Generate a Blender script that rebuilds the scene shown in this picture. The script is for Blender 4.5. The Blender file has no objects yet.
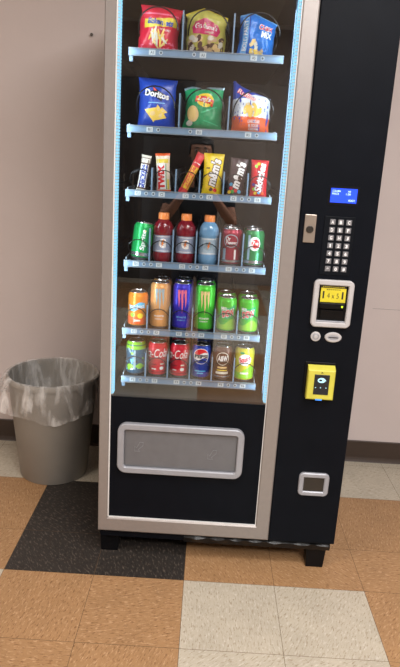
import bpy, bmesh, math, random
from mathutils import Vector, Matrix, noise
R = math.radians
sc = bpy.context.scene
COL = sc.collection
random.seed(4)

# ------------------------------------------------------------------ materials
def lin(c):
    c = c / 255.0
    return c / 12.92 if c <= 0.04045 else ((c + 0.055) / 1.055) ** 2.4
def rgb(r, g, b): return (lin(r), lin(g), lin(b), 1.0)

def mat(name, col, rough=0.5, metal=0.0, spec=0.5, emit=None, estr=0.0, coat=0.0, vary=0.06, scale=30.0, bump=0.0, bscale=200.0, trans=0.0):
    m = bpy.data.materials.new(name); m.use_nodes = True
    nt = m.node_tree; b = nt.nodes['Principled BSDF']
    b.inputs['Roughness'].default_value = rough
    b.inputs['Metallic'].default_value = metal
    b.inputs['Specular IOR Level'].default_value = spec
    b.inputs['Coat Weight'].default_value = coat
    b.inputs['Transmission Weight'].default_value = trans
    tc = nt.nodes.new('ShaderNodeTexCoord')
    n = nt.nodes.new('ShaderNodeTexNoise'); n.inputs['Scale'].default_value = scale; n.inputs['Detail'].default_value = 4
    nt.links.new(tc.outputs['Object'], n.inputs['Vector'])
    r = nt.nodes.new('ShaderNodeValToRGB')
    r.color_ramp.elements[0].position = 0.3; r.color_ramp.elements[1].position = 0.7
    r.color_ramp.elements[0].color = tuple(c * (1 - vary) for c in col[:3]) + (1,)
    r.color_ramp.elements[1].color = tuple(min(1, c * (1 + vary)) for c in col[:3]) + (1,)
    nt.links.new(n.outputs['Fac'], r.inputs['Fac']); nt.links.new(r.outputs['Color'], b.inputs['Base Color'])
    if bump:
        n2 = nt.nodes.new('ShaderNodeTexNoise'); n2.inputs['Scale'].default_value = bscale; n2.inputs['Detail'].default_value = 3
        nt.links.new(tc.outputs['Object'], n2.inputs['Vector'])
        bp = nt.nodes.new('ShaderNodeBump'); bp.inputs['Strength'].default_value = bump; bp.inputs['Distance'].default_value = 0.002
        nt.links.new(n2.outputs['Fac'], bp.inputs['Height']); nt.links.new(bp.outputs['Normal'], b.inputs['Normal'])
    if emit:
        b.inputs['Emission Color'].default_value = emit; b.inputs['Emission Strength'].default_value = estr
    return m

def tile_mat(name, base, dark, light, amt):
    m = bpy.data.materials.new(name); m.use_nodes = True
    nt = m.node_tree; b = nt.nodes['Principled BSDF']
    N = nt.nodes.new; L = nt.links.new
    b.inputs['Roughness'].default_value = 0.42; b.inputs['Specular IOR Level'].default_value = 0.35
    tc = N('ShaderNodeTexCoord'); geo = N('ShaderNodeNewGeometry')
    mul = N('ShaderNodeMath'); mul.operation = 'MULTIPLY'; mul.inputs[1].default_value = 3.14
    L(geo.outputs['Random Per Island'], mul.inputs[0])
    rot = N('ShaderNodeVectorRotate'); rot.rotation_type = 'Z_AXIS'
    L(tc.outputs['Object'], rot.inputs['Vector']); L(mul.outputs[0], rot.inputs['Angle'])
    def flecks(sx, sy, lo, hi, off):
        mp = N('ShaderNodeMapping'); mp.inputs['Scale'].default_value = (sx, sy, 1); mp.inputs['Location'].default_value = (off, off * 2, 0)
        L(rot.outputs[0], mp.inputs['Vector'])
        n = N('ShaderNodeTexNoise'); n.inputs['Scale'].default_value = 1.0; n.inputs['Detail'].default_value = 5; n.inputs['Roughness'].default_value = 0.65
        L(mp.outputs[0], n.inputs['Vector'])
        mr = N('ShaderNodeMapRange'); mr.inputs['From Min'].default_value = lo; mr.inputs['From Max'].default_value = hi
        L(n.outputs['Fac'], mr.inputs['Value']); return mr.outputs[0]
    cloud = N('ShaderNodeTexNoise'); cloud.inputs['Scale'].default_value = 9.0; cloud.inputs['Detail'].default_value = 5
    L(tc.outputs['Object'], cloud.inputs['Vector'])
    rr = N('ShaderNodeValToRGB'); rr.color_ramp.elements[0].position = .3; rr.color_ramp.elements[1].position = .7
    rr.color_ramp.elements[0].color = tuple(c * .93 for c in base[:3]) + (1,)
    rr.color_ramp.elements[1].color = tuple(c * 1.06 for c in base[:3]) + (1,)
    L(cloud.outputs['Fac'], rr.inputs['Fac'])
    prev = rr.outputs['Color']
    for fac, c in ((flecks(48, 150, .54, .64, 3.1), light), (flecks(52, 190, .54, .64, 9.7), dark)):
        f = N('ShaderNodeMath'); f.operation = 'MULTIPLY'; f.inputs[1].default_value = amt; L(fac, f.inputs[0])
        mx = N('ShaderNodeMix'); mx.data_type = 'RGBA'; L(f.outputs[0], mx.inputs['Factor'])
        L(prev, mx.inputs[6]); mx.inputs[7].default_value = c; prev = mx.outputs[2]
    L(prev, b.inputs['Base Color'])
    return m

def glass_mat(name, tint=(1, 1, 1, 1), rough=0.0):
    m = bpy.data.materials.new(name); m.use_nodes = True
    nt = m.node_tree; nt.nodes.clear(); N = nt.nodes.new
    o = N('ShaderNodeOutputMaterial'); t = N('ShaderNodeBsdfTransparent'); t.inputs['Color'].default_value = tint
    g = N('ShaderNodeBsdfGlossy'); g.inputs['Roughness'].default_value = rough
    f = N('ShaderNodeFresnel'); gm = N('ShaderNodeNewGeometry')      # both faces of the pane reflect alike
    ir = N('ShaderNodeMapRange'); ir.inputs['To Min'].default_value = 1.86; ir.inputs['To Max'].default_value = 1 / 1.86
    nt.links.new(gm.outputs['Backfacing'], ir.inputs['Value']); nt.links.new(ir.outputs[0], f.inputs['IOR'])
    mx = N('ShaderNodeMixShader')
    nt.links.new(f.outputs[0], mx.inputs[0]); nt.links.new(t.outputs[0], mx.inputs[1]); nt.links.new(g.outputs[0], mx.inputs[2])
    nt.links.new(mx.outputs[0], o.inputs[0]); return m

def film_mat(name, col, opacity):
    m = bpy.data.materials.new(name); m.use_nodes = True
    nt = m.node_tree; nt.nodes.clear(); N = nt.nodes.new; L = nt.links.new
    o = N('ShaderNodeOutputMaterial'); t = N('ShaderNodeBsdfTransparent')
    p = N('ShaderNodeBsdfPrincipled'); p.inputs['Base Color'].default_value = col; p.inputs['Roughness'].default_value = .22
    n = N('ShaderNodeTexNoise'); n.inputs['Scale'].default_value = 26; n.inputs['Detail'].default_value = 5; n.inputs['Distortion'].default_value = .6
    tc = N('ShaderNodeTexCoord'); mp = N('ShaderNodeMapping'); mp.inputs['Scale'].default_value = (1, 1, .28)
    L(tc.outputs['Object'], mp.inputs['Vector']); L(mp.outputs[0], n.inputs['Vector'])
    mr = N('ShaderNodeMapRange'); mr.inputs['From Min'].default_value = .45; mr.inputs['From Max'].default_value = .72
    mr.inputs['To Min'].default_value = opacity * .4; mr.inputs['To Max'].default_value = min(1, opacity * 3.2)  # whiter vertical streaks in the opacity stand in for highlights on the film
    L(n.outputs['Fac'], mr.inputs['Value'])
    mx = N('ShaderNodeMixShader'); L(mr.outputs[0], mx.inputs[0]); L(t.outputs[0], mx.inputs[1]); L(p.outputs[0], mx.inputs[2])
    L(mx.outputs[0], o.inputs[0]); return m

M = {}
def simple(name, r, g, b, **k): M[name] = mat(name, rgb(r, g, b), **k); return M[name]
simple('wall_paint', 200, 189, 186, rough=.75, spec=.25, vary=.025, scale=3.0, bump=.15, bscale=90)
simple('back_wall_paint', 158, 146, 136, rough=.8, vary=.05, scale=3)
simple('ceiling_paint', 205, 203, 198, rough=.9)
simple('rubber', 58, 45, 37, rough=.5)
simple('grout', 100, 78, 56, rough=.8)
M['tile_orange'] = tile_mat('tile_orange', rgb(160, 124, 87), rgb(116, 78, 50), rgb(192, 156, 120), .75)
M['tile_cream'] = tile_mat('tile_cream', rgb(181, 172, 155), rgb(134, 116, 92), rgb(204, 198, 186), .7)
M['tile_dark'] = tile_mat('tile_dark', rgb(50, 46, 43), rgb(26, 23, 22), rgb(112, 102, 92), .6)
simple('black_metal', 14, 17, 23, rough=.4, spec=.07, vary=.12, scale=14, bump=.03, bscale=500)
simple('black_inside', 26, 26, 29, rough=.55)
simple('side_lit_blue', 44, 62, 82, rough=.12)
simple('black_gloss', 30, 32, 36, rough=.14)
simple('black_plastic', 13, 13, 15, rough=.4, spec=.15)
simple('black_film', 12, 12, 13, rough=.32, spec=.3, bump=.4, bscale=60)
simple('silver_frame', 148, 142, 139, rough=.40, metal=.4, vary=.03, scale=60)
simple('lit_edge_strip_white', 225, 225, 225, rough=.4, metal=.1)
simple('silver_plastic', 152, 154, 161, rough=.38, metal=.15)
simple('grey_flap', 104, 105, 109, rough=.42, metal=.1)
simple('grey_arrow', 126, 127, 131, rough=.42)
simple('nickel', 170, 160, 150, rough=.3, metal=.75)
simple('dark_metal', 62, 58, 54, rough=.35, metal=.6)
simple('tray_metal', 120, 132, 144, rough=.42, metal=.3)
simple('tray_floor', 44, 46, 48, rough=.45, metal=.3)
simple('rail', 112, 140, 168, rough=.4, metal=.1)
simple('tag_paper', 186, 200, 208, rough=.6)
simple('tag_ink', 70, 84, 96, rough=.6)
simple('wire', 48, 50, 54, rough=.35, metal=.6)
simple('key', 108, 108, 112, rough=.5)
simple('key_glyph', 232, 232, 234, rough=.5)
simple('key_panel', 16, 19, 24, rough=.45, spec=.08)
simple('button_grey', 178, 176, 177, rough=.4)
simple('yellow', 200, 194, 74, rough=.45)
simple('sticker_yellow', 208, 194, 44, rough=.5)
simple('ink', 34, 30, 24, rough=.6)
simple('screen_dark', 20, 24, 32, rough=.2)
M['lcd'] = mat('lcd', rgb(20, 50, 190), .3, emit=rgb(38, 84, 255), estr=.95)
M['lcd_text'] = mat('lcd_text', rgb(160, 200, 255), .3, emit=rgb(190, 220, 255), estr=.9)
M['led'] = mat('led', rgb(90, 150, 180), .4, emit=(.27, .70, .93, 1), estr=1.0)
M['green_led'] = mat('green_led', rgb(180, 220, 40), .4, emit=rgb(190, 230, 40), estr=.8)
M['blue_led'] = mat('blue_led', rgb(60, 130, 230), .4, emit=rgb(60, 140, 240), estr=.8)
M['icon'] = mat('icon', rgb(150, 200, 220), .4, emit=rgb(170, 215, 230), estr=.75)
M['glass'] = glass_mat('glass')
simple('bin_plastic', 140, 135, 127, rough=.5, vary=.05, scale=8, bump=.06, bscale=300)
M['liner'] = film_mat('liner', rgb(238, 236, 234), .22)
simple('nail', 70, 62, 56, rough=.5)
simple('white', 232, 232, 232, rough=.4)
simple('offwhite', 215, 212, 200, rough=.45)
simple('can_metal', 190, 192, 196, rough=.26, metal=.9)
simple('navy', 22, 34, 96, rough=.4)
def pk(name, r, g, b, **k):      # printed packaging film or painted can
    d = dict(rough=.32, spec=.5, vary=.05, scale=25); d.update(k); return simple(name, r, g, b, **d)
pk('red_bag', 204, 36, 62); pk('dark_red', 140, 24, 40); pk('gold', 216, 196, 66); pk('blue_text', 40, 70, 170)
pk('chip', 222, 196, 128); pk('chip2', 232, 196, 92); pk('lime_bag', 192, 188, 96); pk('magenta', 200, 44, 104); pk('cookie', 206, 176, 140)
pk('chex_blue', 34, 110, 196); pk('light_blue', 110, 170, 226); pk('dor_blue', 34, 68, 168); pk('black_ink', 20, 22, 34)
pk('lay_green', 20, 150, 96); pk('lay_light', 70, 190, 140); pk('lay_yellow', 240, 210, 60); pk('red', 214, 36, 44)
pk('ruf_white', 214, 222, 230); pk('ruf_orange', 224, 96, 48); pk('brown', 66, 42, 34); pk('purple', 90, 60, 140)
pk('snick_brown', 92, 66, 60); pk('twix_cream', 220, 206, 186); pk('star_yellow', 236, 196, 60); pk('star_red', 214, 62, 70)
pk('mm_yellow', 234, 206, 34); pk('mm_brown', 74, 58, 62); pk('skit_red', 196, 34, 46)
pk('sprite', 30, 160, 84, metal=.35); pk('gat_red', 112, 20, 34, rough=.12, coat=.4); pk('gat_blue', 106, 150, 186, rough=.12, coat=.4)
pk('gat_label', 148, 160, 184); pk('gat_label2', 168, 190, 206); pk('cap_orange', 232, 140, 74)
pk('pepper', 150, 40, 62, metal=.35); pk('seven', 40, 120, 70, metal=.35); pk('sunkist', 230, 140, 50, metal=.3)
pk('mon_orange', 222, 160, 96, metal=.3); pk('mon_blue', 60, 50, 190, metal=.35); pk('mon_green', 80, 200, 60, metal=.3)
pk('dew', 66, 178, 56, metal=.35); pk('dew_red', 208, 40, 66); pk('coke', 206, 34, 56, metal=.25); pk('pepsi', 36, 64, 170, metal=.3)
pk('aw_brown', 96, 58, 50, metal=.35); pk('squirt', 208, 204, 60, metal=.3); pk('tea', 52, 92, 120, metal=.3); pk('tea_green', 130, 190, 50); pk('sky', 90, 180, 224)
pk('tan', 226, 196, 140); pk('pink', 226, 110, 140); pk('lime_mm', 70, 170, 70); pk('cyan_silver', 170, 200, 216, metal=.5)

# ------------------------------------------------------------------ mesh builder
class MB:
    def __init__(s): s.v = []; s.f = []; s.m = []; s.mats = []
    def mi(s, name):
        if name not in s.mats: s.mats.append(name)
        return s.mats.index(name)
    def add(s, vs, fs, m):
        k = len(s.v); i = s.mi(m)
        s.v += [tuple(p) for p in vs]; s.f += [tuple(q + k for q in f) for f in fs]; s.m += [i] * len(fs); return s
    def box(s, x0, x1, y0, y1, z0, z1, m, bevel=0.0):
        if bevel:
            bm = bmesh.new(); bmesh.ops.create_cube(bm, size=1)
            bmesh.ops.scale(bm, vec=(x1 - x0, y1 - y0, z1 - z0), verts=bm.verts)
            bmesh.ops.translate(bm, vec=((x0 + x1) / 2, (y0 + y1) / 2, (z0 + z1) / 2), verts=bm.verts)
            bmesh.ops.bevel(bm, geom=bm.edges[:], offset=bevel, segments=2, affect='EDGES', profile=.5)
            bm.verts.index_update()
            s.add([v.co for v in bm.verts], [[v.index for v in f.verts] for f in bm.faces], m); bm.free(); return s
        vs = [(x, y, z) for x in (x0, x1) for y in (y0, y1) for z in (z0, z1)]
        return s.add(vs, [(0, 1, 3, 2), (4, 6, 7, 5), (0, 4, 5, 1), (2, 3, 7, 6), (0, 2, 6, 4), (1, 5, 7, 3)], m)
    def loft(s, rings, m, closed=True, cap=(False, False)):
        n = len(rings[0]); vs = [p for r in rings for p in r]; fs = []
        for i in range(len(rings) - 1):
            for j in range(n if closed else n - 1):
                a = i * n + j; b = i * n + (j + 1) % n; fs.append((a, b, b + n, a + n))
        if cap[0]: fs.append(tuple(range(n - 1, -1, -1)))
        if cap[1]: fs.append(tuple((len(rings) - 1) * n + j for j in range(n)))
        return s.add(vs, fs, m)
    def lathe(s, prof, n=40, axis=(0, 0, 0)):
        """prof: (r, z, mat of the band that starts here)"""
        for i in range(len(prof) - 1):
            (r0, z0, m), (r1, z1, _) = prof[i], prof[i + 1]
            ring = lambda r, z: [(axis[0] + r * math.cos(2 * math.pi * j / n), axis[1] + r * math.sin(2 * math.pi * j / n), axis[2] + z) for j in range(n)]
            s.loft([ring(max(r0, 1e-5), z0), ring(max(r1, 1e-5), z1)], m)
        return s
    def tube(s, pts, r, m, n=8, closed=False):
        pts = [Vector(p) for p in pts]; rings = []
        k = len(pts); up = Vector((.123, .37, .91)).normalized()
        for i, p in enumerate(pts):
            a = pts[i - 1] if (i or closed) else p; b = pts[(i + 1) % k] if (i < k - 1 or closed) else p
            t = (b - a).normalized(); u = t.cross(up).normalized(); w = t.cross(u)
            rings.append([p + r * (math.cos(2 * math.pi * j / n) * u + math.sin(2 * math.pi * j / n) * w) for j in range(n)])
        if closed: rings.append(rings[0])
        return s.loft(rings, m, cap=(not closed, not closed))
    def rring(s, x0, x1, z0, z1, w, rad, y0, y1, m, seg=8, soft=.003):
        """a rounded rectangular bezel standing on the plane y1, its face at y0"""
        def loop(o, y):
            a, b, c, d = x0 + o, x1 - o, z0 + o, z1 - o; rr = max(rad - o, .001); L = []
            for cx, cz, a0 in ((b - rr, d - rr, 0), (a + rr, d - rr, 90), (a + rr, c + rr, 180), (b - rr, c + rr, 270)):
                for i in range(seg + 1):
                    t = R(a0 + 90 * i / seg); L.append((cx + rr * math.cos(t), y, cz + rr * math.sin(t)))
            return L
        return s.loft([loop(0, y1), loop(0, y0 + soft), loop(soft, y0), loop(w - soft, y0), loop(w, y0 + soft), loop(w, y1)], m)
    def decal(s, geo, fn, m, step=None, both=True):
        """flat artwork (verts2d, faces), cut on a grid and laid on a surface by fn(x, y) -> point"""
        vs, fs = geo
        bm = bmesh.new(); bv = [bm.verts.new((p[0], p[1], 0)) for p in vs]
        for f in fs:
            try: bm.faces.new([bv[i] for i in f])
            except ValueError: pass
        if step:
            for ax in ((0, 1) if both else (0,)):
                lo = min(p[ax] for p in vs); hi = max(p[ax] for p in vs); c = math.ceil(lo / step) * step
                while c < hi:
                    co = [0, 0, 0]; no = [0, 0, 0]; co[ax] = c; no[ax] = 1
                    bmesh.ops.bisect_plane(bm, geom=bm.verts[:] + bm.edges[:] + bm.faces[:], plane_co=co, plane_no=no, dist=1e-7); c += step
        bm.verts.index_update()
        s.add([fn(v.co.x, v.co.y) for v in bm.verts], [[v.index for v in f.verts] for f in bm.faces], m); bm.free(); return s
    def build(s, name, parent=None, smooth=False, loc=None):
        me = bpy.data.meshes.new(name); me.from_pydata(s.v, [], s.f)
        for k in s.mats: me.materials.append(M[k])
        for p, i in zip(me.polygons, s.m): p.material_index = i
        bm = bmesh.new(); bm.from_mesh(me); bmesh.ops.remove_doubles(bm, verts=bm.verts, dist=2e-6)
        bm.to_mesh(me); bm.free()
        if smooth:
            for p in me.polygons: p.use_smooth = True
            me.set_sharp_from_angle(angle=R(38))
        o = bpy.data.objects.new(name, me); COL.objects.link(o)
        if parent: o.parent = parent
        if loc: o.location = loc
        return o

_tc = {}
def text(s, w, h, cx=0, cy=0, shear=0.0, rot=0.0, bold=.02):
    """letters as flat geometry, scaled to w x h about (cx, cy); rot in degrees"""
    key = (s, shear, bold)
    if key not in _tc:
        cu = bpy.data.curves.new('lettering', 'FONT'); cu.body = s; cu.size = 1; cu.shear = shear; cu.offset = bold; cu.resolution_u = 3
        ob = bpy.data.objects.new('lettering', cu); COL.objects.link(ob)
        bpy.context.view_layer.update()
        me = bpy.data.meshes.new_from_object(ob.evaluated_get(bpy.context.evaluated_depsgraph_get()))
        _tc[key] = ([(v.co.x, v.co.y) for v in me.vertices], [tuple(p.vertices) for p in me.polygons])
        bpy.data.objects.remove(ob); bpy.data.curves.remove(cu); bpy.data.meshes.remove(me)
    vs, fs = _tc[key]
    x0 = min(p[0] for p in vs); x1 = max(p[0] for p in vs); y0 = min(p[1] for p in vs); y1 = max(p[1] for p in vs)
    c, sn = math.cos(R(rot)), math.sin(R(rot)); out = []
    for x, y in vs:
        a = ((x - x0) / (x1 - x0) - .5) * w; b = ((y - y0) / (y1 - y0) - .5) * h
        out.append((cx + a * c - b * sn, cy + a * sn + b * c))
    return out, fs
def poly(*pts): return list(pts), [tuple(range(len(pts)))]
def rect(x0, x1, y0, y1): return poly((x0, y0), (x1, y0), (x1, y1), (x0, y1))
def ell(cx, cy, rx, ry, n=28, a0=0, a1=360): return poly(*[(cx + rx * math.cos(R(a0 + (a1 - a0) * i / n)), cy + ry * math.sin(R(a0 + (a1 - a0) * i / n))) for i in range(n if a1 - a0 == 360 else n + 1)])
def band(fn0, fn1, x0, x1, n=16):
    xs = [x0 + (x1 - x0) * i / n for i in range(n + 1)]
    return [(x, fn0(x)) for x in xs] + [(x, fn1(x)) for x in xs], [(i, i + 1, n + 2 + i, n + 1 + i) for i in range(n)]
def rotp(geo, deg, cx=0, cy=0):
    c, s = math.cos(R(deg)), math.sin(R(deg))
    return [(cx + (x - cx) * c - (y - cy) * s, cy + (x - cx) * s + (y - cy) * c) for x, y in geo[0]], geo[1]

def tag(o, label=None, cat=None, group=None, kind=None):
    if label: o['label'] = label
    if cat: o['category'] = cat
    if group: o['group'] = group
    if kind: o['kind'] = kind
    return o
def empty(name, loc, rot=(0, 0, 0)):
    o = bpy.data.objects.new(name, None); COL.objects.link(o); o.location = loc; o.rotation_euler = rot; o.empty_display_size = .05; return o
def copy_tree(o, parent=None):
    c = o.copy(); COL.objects.link(c)
    if parent: c.parent = parent
    for ch in list(o.children): copy_tree(ch, c)
    return c

# ------------------------------------------------------------------ the room
WY = 0.979           # the wall behind the machine
XL, XR, YB, H = -2.6, 3.4, -5.2, 2.75
T = 0.3048
def S(o): return tag(o, kind='structure')
# floor: vinyl tiles laid in blocks of orange, cream and near black
us = list(range(-9, 12)); vs_ = [-17 + i for i in range(17)] + [0, .77, 2.017, 3.017, WY / T + .05]
fl = MB()
for i in range(len(us) - 1):
    for j in range(len(vs_) - 1):
        u, v = us[i], (vs_[j] + vs_[j + 1]) / 2; g = .0007
        bu = (u // 2); bv = 0 if 0 <= v < 2.017 else (1 if v >= 2.017 else math.floor(v / 2) - 1)
        if v >= 2.017: m = 'tile_cream'
        elif v >= 0: m = 'tile_dark' if bu == 0 else 'tile_orange'
        else: m = 'tile_orange' if (bu + math.floor((v + .001) / 4)) % 2 == 1 else 'tile_cream'
        fl.add([(u * T + g, vs_[j] * T + g, 0), ((u + 1) * T - g, vs_[j] * T + g, 0), ((u + 1) * T - g, vs_[j + 1] * T - g, 0), (u * T + g, vs_[j + 1] * T - g, 0)], [(0, 1, 2, 3)], m)
fl.box(-9 * T, 11 * T, -17 * T, WY + .02, -.08, -.0008, 'grout')
S(fl.build('floor'))
b = MB(); b.box(XL - .1, XR + .1, WY, WY + .1, 0, H, 'wall_paint'); S(b.build('wall_back'))
b = MB(); b.box(XL - .1, XL, YB, WY, 0, H, 'wall_paint'); S(b.build('wall_left'))
b = MB(); b.box(XR, XR + .1, YB, WY, 0, H, 'wall_paint'); S(b.build('wall_right'))
b = MB(); b.box(XL - .1, XR + .1, YB - .1, YB, 0, H, 'back_wall_paint'); S(b.build('wall_front'))
b = MB(); b.box(XL - .1, XR + .1, YB - .1, WY + .1, H, H + .1, 'ceiling_paint'); S(b.build('ceiling'))
# rubber cove base: upright strip with a small toe curve
def cove(p0, p1, nx, ny):
    prof = [(0, .106), (.004, .106), (.006, .103), (.006, .02), (.009, .009), (.016, .003), (.018, 0), (0, 0)]
    k = MB(); k.loft([[(p[0] + nx * d, p[1] + ny * d, z) for d, z in prof] for p in (p0, p1)], 'rubber', cap=(True, True)); return k
S(cove((XL, WY), (XR, WY), 0, -1).build('baseboard_back'))
S(cove((XL, YB), (XL, WY), 1, 0).build('baseboard_left'))
S(cove((XR, WY), (XR, YB), -1, 0).build('baseboard_right'))
# dark door at the far end of the room (it shows in the glass only)
b = MB(); b.box(-1.0, .38, YB, YB + .05, 0, 2.2, 'rubber'); d = S(b.build('door_1'))
b = MB()
for x0, x1 in ((-.9, -.34), (-.28, .28)): b.rring(x0, x1, .2, 2.05, .05, .01, YB + .065, YB + .05, 'rubber')
b.build('door_panel', d)
for hx in (-.36, -.26):
    b = MB(); b.tube([(hx, YB + .05, 1.0), (hx, YB + .10, 1.0), (hx, YB + .10, 1.18), (hx, YB + .05, 1.18)], .009, 'nickel'); b.build('door_handle', d, True)
# small nail left in the wall
n = MB(); n.lathe([(.0001, 0, 'nail'), (.0065, .0005, 'nail'), (.005, .004, 'nail'), (.002, .0055, 'nail'), (.002, .012, 'nail'), (.0001, .012, 'nail')], 16)
o = n.build('wall_nail', smooth=True); o.rotation_euler = (R(-90), 0, 0); o.location = (.096, WY - .0115, 1.838)
tag(o, 'small dark nail head in the bare wall upper left of the machine', 'nail')
b = MB(); b.box(1.39, 1.62, WY - .0006, WY, .7612, .7622, 'grey_flap'); S(b.build('wall_scuff_1'))  # thin grey strip drawn as a scuff line on the wall

# ceiling lamps
def panel(x, y, sx, sy, power, col=(1, .955, .91)):
    t = empty('ceiling_light', (x, y, H - .04))
    k = MB(); k.box(-sx / 2 - .03, sx / 2 + .03, -sy / 2 - .03, sy / 2 + .03, .0, .04, 'white'); k.build('lamp_housing', t)
    l = bpy.data.lights.new('lamp', 'AREA'); l.shape = 'RECTANGLE'; l.size = sx; l.size_y = sy; l.energy = power; l.color = col
    lo = bpy.data.objects.new('lamp', l); COL.objects.link(lo); lo.parent = t; lo.location = (0, 0, -.004); return t
LAMPS = [(1.45, -1.2, 1.2, .7, 56, 'nearest the machine', (1, .975, .965)), (-1.4, -2.0, 1.2, .7, 62, 'over the left side of the room', (1, .91, .82)), (1.5, -3.0, 1.2, .7, 120, 'near the far end of the room', (1, .97, .95))]
for x, y, sx, sy, p, w, lc in LAMPS:
    tag(panel(x, y, sx, sy, p, lc), 'flat white ceiling light panel ' + w, 'ceiling light', 'ceiling lights')

# ------------------------------------------------------------------ the vending machine
MX, MY = .30, .0914
vm = empty('vending_machine', (MX, MY, 0))
tag(vm, 'black glass-front snack and drink vending machine with silver door frame against the wall', 'vending machine')
W, D_, ZB, ZT = .822, .84, .112, 1.93
DT = .055            # door thickness
c = MB()
c.box(0, .022, DT, D_, ZB, ZT, 'black_metal'); c.box(.58, W, DT, D_, ZB, ZT, 'black_metal'); c.box(.022, .030, DT, D_ - .03, .60, ZT - .03, 'black_gloss')
c.box(.022, .58, D_ - .03, D_, ZB, ZT, 'black_inside'); c.box(.022, .58, DT, D_ - .03, ZT - .03, ZT, 'black_metal')
c.box(.022, .58, DT, D_ - .03, ZB, ZB + .03, 'black_metal'); c.box(.022, .58, DT, D_ - .03, .585, .600, 'black_inside')
c.box(.022, .58, DT, DT + .01, ZB + .03, .585, 'black_inside')
c.build('cabinet', vm)
k = MB(); k.box(.537, .58, .092, D_ - .03, .60, ZT - .03, 'side_lit_blue'); k.box(.5362, .5395, .090, .0925, .62, 1.80, 'rail'); k.build('side_liner', vm)['label'] = 'glossy inner side wall with reflected strip light coloured in'  # blue base and pale edge paint in the light strips' reflection
# silver door frame with mitred corners
f = MB()
x0, x1, z0, z1 = 0, .592, ZB, ZT; lw, rw, bw, tw = .033, .047, .052, .035
def mitre(o, y):      # loop of four corners, o = 0 outer .. 1 inner
    return [(x0 + lw * o, y, z0 + bw * o), (x1 - rw * o, y, z0 + bw * o), (x1 - rw * o, y, z1 - tw * o), (x0 + lw * o, y, z1 - tw * o)]
f.loft([mitre(0, DT), mitre(0, .003), mitre(.08, 0), mitre(.92, 0), mitre(1, .003), mitre(1, DT)], 'silver_frame')
f.build('door_frame', vm)
ix0, ix1, iz0, iz1 = lw, x1 - rw, z0 + bw, z1 - tw
k = MB(); k.box(ix0, ix0 + .0035, .002, .012, iz0, iz1, 'lit_edge_strip_white'); k.box(ix0, ix1, .002, .012, iz0, iz0 + .0035, 'lit_edge_strip_white'); k.box(ix1 - .002, ix1, .004, .012, iz0, iz1, 'lit_edge_strip_white')
k.build('lit_frame_edge', vm)  # white strips put the lit inner edge of the jamb into colour
STRIP_W = 1.5
ZG = .610            # lower edge of the glass
k = MB(); k.box(ix0, ix1, .008, .03, iz0, ZG, 'black_metal'); k.build('lower_panel', vm)
k = MB(); k.box(ix0 + .0035, ix1 - .002, .009, .013, ZG, iz1, 'glass'); k.build('glass_pane', vm)
for xa, xb, sg in ((ix0, ix0 + .008, 1), (ix1 - .008, ix1, -1)):
    k = MB(); k.box(xa, xb, .018, .046, ZG + .002, iz1, 'lit_edge_strip_white'); s_ = k.build('light_strip', vm)
    e = MB(); z = ZG + .006; xi = xb if sg > 0 else xa
    while z < iz1 - .010:
        e.box(xa + .001, xb - .001, .0155, .0182, z, z + .006, 'led'); e.box(min(xi, xi + sg * .002), max(xi, xi + sg * .002), .019, .044, z, z + .006, 'led'); z += .0090
    e.build('led', s_)['label'] = 'glowing cyan white light segments'
    l = bpy.data.lights.new('strip_lamp', 'AREA'); l.shape = 'RECTANGLE'; l.size = .012; l.size_y = iz1 - ZG - .03; l.energy = STRIP_W; l.color = (.80, .95, 1.0)
    lo = bpy.data.objects.new('strip_lamp', l); COL.objects.link(lo); lo.parent = s_
    dv = Vector((sg * .55, .83, 0)).normalized(); lo.location = (xi + sg * .006, .050, (iz1 + ZG) / 2)
    lo.rotation_euler = dv.to_track_quat('-Z', 'Y').to_euler()
    # the lamp's long side runs up the door
    q = Matrix((dv.cross(Vector((0, 0, 1))), Vector((0, 0, 1)), -dv)).transposed(); lo.rotation_euler = q.to_euler()
k = MB(); k.box(.594, W, 0, DT, ZB, ZT, 'black_metal', .003); k.build('control_panel', vm)
# delivery hatch
k = MB(); k.rring(.063, .482, .343, .522, .022, .030, -.010, .008, 'silver_plastic'); h = k.build('delivery_hatch', vm, True)
k = MB(); k.box(.086, .459, .001, .0075, .367, .498, 'grey_flap')
arrow = [(-.020, -.020), (-.002, -.020), (-.008, -.014), (.008, .002), (.008, .013), (-.003, .013), (-.014, -.008), (-.020, -.002)]
for ax, az in ((.140, .441), (.385, .428)):
    pts = [Vector((ax + p[0], 0.0009, az + p[1])) for p in arrow]
    k.tube(pts, .0012, 'grey_arrow', 6, True)
k.build('flap', h)['label'] = 'grey push flap with embossed arrow outlines'
# display
k = MB(); k.box(.671, .761, -.0015, 0, 1.262, 1.318, 'black_plastic'); d = k.build('display', vm)
k = MB(); k.box(.677, .755, -.0025, -.0014, 1.2695, 1.311, 'lcd')
P = lambda dy: (lambda x, y: (x, dy, y))
for s, w, x, z in (('COLUMN', .024, .693, 1.303), ('A0', .009, .731, 1.303), ('PRICE', .020, .691, 1.295), ('1.00', .014, .729, 1.295), ('READY', .020, .741, 1.277)):
    k.decal(text(s, w, .0058, x, z), P(-.0028), 'lcd_text')
k.build('screen', d)['label'] = 'glowing blue display with pale text'
# lock
k = MB(); k.box(.608, .643, -.005, 0, 1.147, 1.231, 'nickel', .002); l = k.build('lock_plate', vm)
k = MB(); k.lathe([(.011, 0, 'dark_metal'), (.011, .003, 'dark_metal'), (.0085, .0035, 'nickel'), (.0085, .0015, 'dark_metal'), (.0001, .0015, 'dark_metal')], 24)
k.box(-.0012, .0012, -.005, .005, .0012, .0022, 'ink')
q = k.build('lock_cylinder', l, True, (.6255, -.005, 1.187)); q.rotation_euler = (R(90), 0, 0)
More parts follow.
